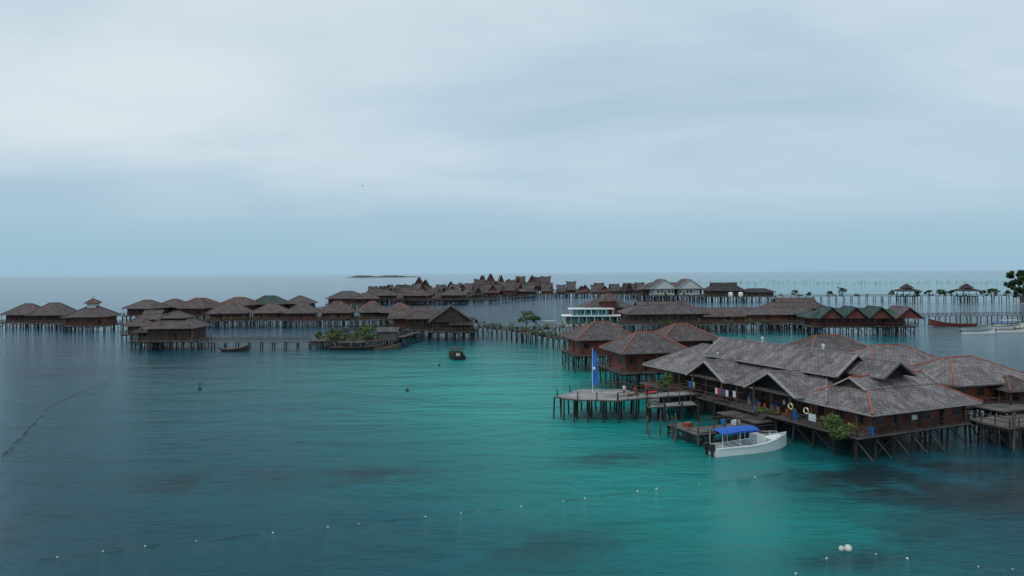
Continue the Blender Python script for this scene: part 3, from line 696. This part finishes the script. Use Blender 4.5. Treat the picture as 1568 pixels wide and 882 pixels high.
# ------------------------------------------------------------------ distant stakes, island
mb=MB()
for (x0,x1,y0,y1,n) in((190,420,1150,1050,110),(330,720,1250,1000,190),(430,800,1050,900,120),(300,620,1500,1400,110),(560,900,1150,1150,80)):
    for i in range(n):
        t=R(0,1); x=x0+(x1-x0)*t; y=y0+(y1-y0)*t+R(-12,12); h=R(1.5,4.2)
        mb.cyl((x,y,-.5),(x+R(-.6,.6),y,h),.15,.09,4,'pile_grey')
mb.obj('fish_farm_stakes')
mb=MB(); n=60; prof=[(5+7*abs(math.sin(i*.13))*R(.6,1))*min(1,i/8,(n-i)/14) for i in range(n+1)]
for i in range(n):
    x0=-220+440*i/n;x1=-220+440*(i+1)/n
    for s in(-1,1): mb.face([(x0,s*60,-.5),(x1,s*60,-.5),(x1,s*20,prof[i+1]),(x0,s*20,prof[i])],'island_green')
    mb.face([(x0,-20,prof[i]),(x1,-20,prof[i+1]),(x1,20,prof[i+1]),(x0,20,prof[i])],'island_green')
mb.obj('distant_island',loc=(-740,4000,0))

# ------------------------------------------------------------------ buoy lines
def buoyline(pts,sp,name,bmat='buoy_white',r=.1,rope=.012,rz=0.0):
    mb=MB(); q=[Vector((a,b2,.0)) for a,b2 in pts]; ox=q[0].copy()
    for a,b2 in zip(q,q[1:]):
        n=max(1,int((b2-a).length/.8)); d=(b2-a).normalized(); nn=Vector((-d.y,d.x,0)); prev=a
        for i in range(1,n+1):
            c=a.lerp(b2,i/n)+nn*.25*math.sin(i*.9)*(i<n); c.z=rz+R(-.03,.02); mb.cyl(prev-ox,c-ox,rope,rope,4,'rope'); prev=c
        m=max(1,int((b2-a).length/sp))
        for i in range(m):
            c=a.lerp(b2,(i+R(0,.7))/m)-ox; c.z=.03; mb.ball(c,r*R(.6,1.15),bmat if random.random()<.7 else 'pile_grey',8)
    mb.obj(name,loc=(ox.x,ox.y,0))
buoyline([(-33.7,48.7),(-27.4,51),(-16.3,54.2),(-4.6,57.6),(2.9,59.9),(13,63.7),(22.8,66.9),(27,69)],2.8,'buoy_line',rope=.016,rz=.01,r=.085)
buoyline([(18.5,45.6),(20,47),(21.6,48),(23.9,49.5),(26.5,48.3),(29.9,46.9),(34,46),(40,45)],1.7,'buoy_line',rope=.014,rz=.01,r=.085)
buoyline([(-56.7,76.7),(-63,90),(-70.5,105),(-74,118),(-78,134.5)],2,'buoy_line','pile_grey',.1,.03,.02)
mb=MB(); mb.ball((0,0,.15),.27,'buoy_white',12); mb.ball((-.42,.1,.1),.2,'buoy_white',12); mb.obj('mooring_buoy',loc=(23.9,49.5,0))
for x,y in((-54.7,121),(-15.9,150),(-18,118)):
    mb=MB(); mb.ball((0,0,.1),.35,'black_rubber',10,.6); mb.cyl((0,0,.2),(.05,0,1.1 if x<-50 else .4),.09,.06,6,'black_rubber'); mb.ball((.05,0,1.1 if x<-50 else .4),.14,'black_rubber',8); mb.obj('marker_buoy',loc=(x,y,0))

# ------------------------------------------------------------------ people
def person(x,y,z,rot,shirt,pants,pose='stand',name='standing_person'):
    if pose=='stand':
        J=dict(pel=(0,0,.93,.13),sp=(0,0,1.13,.12),ch=(0,0,1.34,.14),nk=(0,0,1.5,.055),hd=(0,-.01,1.62,.095),ht=(0,0,1.70,.07),
        sl=(-.18,0,1.42,.065),el=(-.25,.02,1.15,.045),wl=(-.26,-.1,.92,.03),sr=(.18,0,1.42,.065),er=(.27,.0,1.16,.045),wr=(.24,-.2,1.05,.03),
        hl=(-.09,0,.88,.09),kl=(-.11,-.03,.5,.06),al=(-.12,.03,.08,.04),tl=(-.13,-.15,.04,.035),hr=(.09,0,.88,.09),kr=(.12,-.05,.5,.06),ar=(.14,0,.08,.04),tr=(.16,-.18,.04,.035))
    else:
        J=dict(pel=(0,0,.12,.14),sp=(0,-.02,.32,.12),ch=(0,-.04,.52,.14),nk=(0,-.06,.68,.055),hd=(0,-.08,.8,.095),ht=(0,-.07,.88,.07),
        sl=(-.18,-.04,.6,.065),el=(-.25,-.1,.34,.045),wl=(-.18,-.3,.22,.03),sr=(.18,-.04,.6,.065),er=(.25,-.1,.34,.045),wr=(.18,-.3,.22,.03),
        hl=(-.1,-.04,.1,.09),kl=(-.13,-.45,.12,.065),al=(-.13,-.47,-.33,.04),tl=(-.14,-.62,-.38,.035),hr=(.1,-.04,.1,.09),kr=(.13,-.45,.12,.065),ar=(.14,-.44,-.33,.04),tr=(.15,-.6,-.38,.035))
    E=[('pel','sp'),('sp','ch'),('ch','nk'),('nk','hd'),('hd','ht'),('ch','sl'),('sl','el'),('el','wl'),('ch','sr'),('sr','er'),('er','wr'),('pel','hl'),('hl','kl'),('kl','al'),('al','tl'),('pel','hr'),('hr','kr'),('kr','ar'),('ar','tr')]
    ks=list(J); me=bpy.data.meshes.new('tmp'); me.from_pydata([J[k][:3] for k in ks],[(ks.index(a),ks.index(b)) for a,b in E],[])
    o=bpy.data.objects.new('tmp',me); COL.objects.link(o); md=o.modifiers.new('s','SKIN')
    for i,k in enumerate(ks): me.skin_vertices[0].data[i].radius=(J[k][3],J[k][3]*.85)
    me.skin_vertices[0].data[0].use_root=True
    o.modifiers.new('ss','SUBSURF').levels=1
    dg=bpy.context.evaluated_depsgraph_get(); ev=bpy.data.meshes.new_from_object(o.evaluated_get(dg)); bpy.data.objects.remove(o)
    ev.materials.clear()
    for k in('skin',shirt,pants,'hair'): ev.materials.append(MATS[k])
    nk=J['nk'][2]; pz=J['pel'][2]
    for p in ev.polygons:
        c=p.center; arm=abs(c.x)>.2 and c.z<J['el'][2]+.05
        if c.z>J['hd'][2]+.05 or (c.z>nk+.08 and c.y>J['hd'][1]+.03): i=3
        elif c.z>nk: i=0
        elif pose=='stand': i=0 if (arm and c.z>.6) or c.z<.12 else (1 if c.z>pz+.02 else 2)
        else: i=0 if (c.y<-.4 and c.z<.0) or (c.y<-.2 and abs(c.x)>.16 and c.z>.2) else (1 if c.z>pz+.08 else 2)
        p.material_index=i; p.use_smooth=True
    P=Parts(name,x,y,rot); e=P.done(); e.location.z=z
    b=bpy.data.objects.new('body',ev); COL.objects.link(b); b.parent=e
    hm=MB()
    for w,s in(('wl',-1),('wr',1)):
        q=Vector(J[w][:3]); d=Vector((0,-.3,-.95)) if pose=='stand' and s<0 else Vector((0,-.9,-.3)); d.normalize(); sd=Vector((1,0,0))
        hm.cyl(q,q+d*.09,.028,.034,8,'skin')
        for f in range(4):
            l=(.065,.08,.085,.07)[f]; a=q+d*.085+sd*(f-1.5)*.018; m2=a+d*l*.55; hm.cyl(a,m2,.009,.009,5,'skin'); hm.cyl(m2,m2+(d+Vector((0,-.3,-.3))).normalized()*l*.5,.009,.006,5,'skin')
        hm.cyl(q+d*.03-sd*s*.02,q+d*.09-sd*s*.055,.011,.008,5,'skin')
    hm.obj('hands',e)
    fm=MB(); h=Vector(J['hd'][:3])
    fm.cyl(h+Vector((0,-.07,.02)),h+Vector((0,-.115,-.01)),.008,.016,5,'skin')
    for s in(-1,1): fm.ball(h+Vector((s*.03,-.082,.02)),.011,'hair',6); fm.ball(h+Vector((s*.092,0,0)),.024,'skin',6)
    fm.box(h.x,h.y-.08,h.z-.045,.045,.012,.01,'red_cloth'); fm.obj('face',e)
    return e
person(18.6,96.0,3.0,.4,'shirt_red','pants_dark'); person(15.2,94.5,3.0,-.6,'shirt_white','pants_dark')
person(16.9,95.7,3.35,.3,'shirt_red','pants_dark','sit','seated_person')
person(29.5,84.5,2.0,-.9,'shirt_blue','pants_dark'); person(33.4,85.2,2.6,-1.2,'shirt_white','pants_dark')
person(31.2,90.8,2.6,-1.0,'shirt_blue','pants_dark')
mb=MB(); mb.cyl((-.1,0,0),(.12,0,.02),.02,.03,6,'bird_dark'); mb.ball((.15,0,.03),.03,'bird_dark',6)
for s in(-1,1): mb.face([(-.03,0,.02),(.07,0,.02),(.05,s*.18,.08),(-.03,s*.18,.08)],'bird_dark'); mb.face([(-.03,s*.18,.08),(.05,s*.18,.08),(-.05,s*.36,.03)],'bird_dark')
mb.face([(-.1,0,0),(-.2,.04,0),(-.2,-.04,0)],'bird_dark'); mb.obj('seabird',loc=(-21.5,100,32.7))

# ------------------------------------------------------------------ sky and light
w=bpy.data.worlds.new('World'); scn.world=w; w.use_nodes=True; nt=w.node_tree; nt.nodes.clear(); L=nt.links.new
out=N(nt,'ShaderNodeOutputWorld'); sky=N(nt,'ShaderNodeTexSky'); sky.sky_type='NISHITA'; sky.sun_disc=False
SE,SA=math.radians(52),math.radians(-140)
sky.sun_elevation=SE; sky.sun_rotation=SA
b1=N(nt,'ShaderNodeBackground'); b1.inputs[1].default_value=.10; L(sky.outputs[0],b1.inputs[0])
tc=N(nt,'ShaderNodeTexCoord'); sp=N(nt,'ShaderNodeSeparateXYZ'); L(tc.outputs['Generated'],sp.inputs[0])
mx=N(nt,'ShaderNodeMath',operation='MAXIMUM'); L(sp.outputs[2],mx.inputs[0]); mx.inputs[1].default_value=0
za=N(nt,'ShaderNodeMath',operation='ADD'); L(mx.outputs[0],za.inputs[0]); za.inputs[1].default_value=.16
dx=N(nt,'ShaderNodeMath',operation='DIVIDE'); L(sp.outputs[0],dx.inputs[0]); L(za.outputs[0],dx.inputs[1])
dy=N(nt,'ShaderNodeMath',operation='DIVIDE'); L(sp.outputs[1],dy.inputs[0]); L(za.outputs[0],dy.inputs[1])
cb=N(nt,'ShaderNodeCombineXYZ'); L(dx.outputs[0],cb.inputs[0]); L(dy.outputs[0],cb.inputs[1])
mp=N(nt,'ShaderNodeMapping'); mp.inputs['Rotation'].default_value=(0,0,.25); mp.inputs['Scale'].default_value=(.6,1,1); mp.inputs['Location'].default_value=(3.1,1.7,0); L(cb.outputs[0],mp.inputs[0])
n1=N(nt,'ShaderNodeTexNoise'); n1.inputs['Scale'].default_value=.85; n1.inputs['Detail'].default_value=6; n1.inputs['Roughness'].default_value=.52; n1.inputs['Distortion'].default_value=.3; L(mp.outputs[0],n1.inputs['Vector'])
cl=ramp(nt,n1.outputs[0],[(.28,(.44,.59,.71,1)),(.45,(.56,.69,.78,1)),(.6,(.68,.78,.835,1)),(.78,(.77,.85,.885,1))])
ev=N(nt,'ShaderNodeMapRange'); ev.inputs['From Min'].default_value=0.015; ev.inputs['From Max'].default_value=.20; ev.interpolation_type='SMOOTHSTEP'; L(sp.outputs[2],ev.inputs[0])
cl2=mixc(nt,ev.outputs[0],(.33,.52,.665,1),cl)
b2=N(nt,'ShaderNodeBackground'); L(cl2,b2.inputs[0]); b2.inputs[1].default_value=1
ms=N(nt,'ShaderNodeMixShader'); ms.inputs[0].default_value=.93; L(b1.outputs[0],ms.inputs[1]); L(b2.outputs[0],ms.inputs[2]); L(ms.outputs[0],out.inputs[0])
sd=bpy.data.lights.new('sun','SUN'); sd.energy=1.0; sd.angle=math.radians(12); sd.color=(1,.96,.9)
so=bpy.data.objects.new('sun',sd); COL.objects.link(so)
dirv=Vector((math.sin(SA)*math.cos(SE),math.cos(SA)*math.cos(SE),math.sin(SE)))
so.rotation_euler=dirv.to_track_quat('Z','Y').to_euler()

# ------------------------------------------------------------------ camera
cd=bpy.data.cameras.new('camera'); cd.sensor_width=36; cd.lens=24.34; cd.shift_y=-.0147; cd.clip_end=90000; cd.clip_start=.5
co=bpy.data.objects.new('camera',cd); COL.objects.link(co); co.location=(0,0,20)
co.rotation_euler=(Matrix.Rotation(math.radians(90),3,'X')@Matrix.Rotation(math.radians(-.38),3,'Z')).to_euler()
scn.camera=co
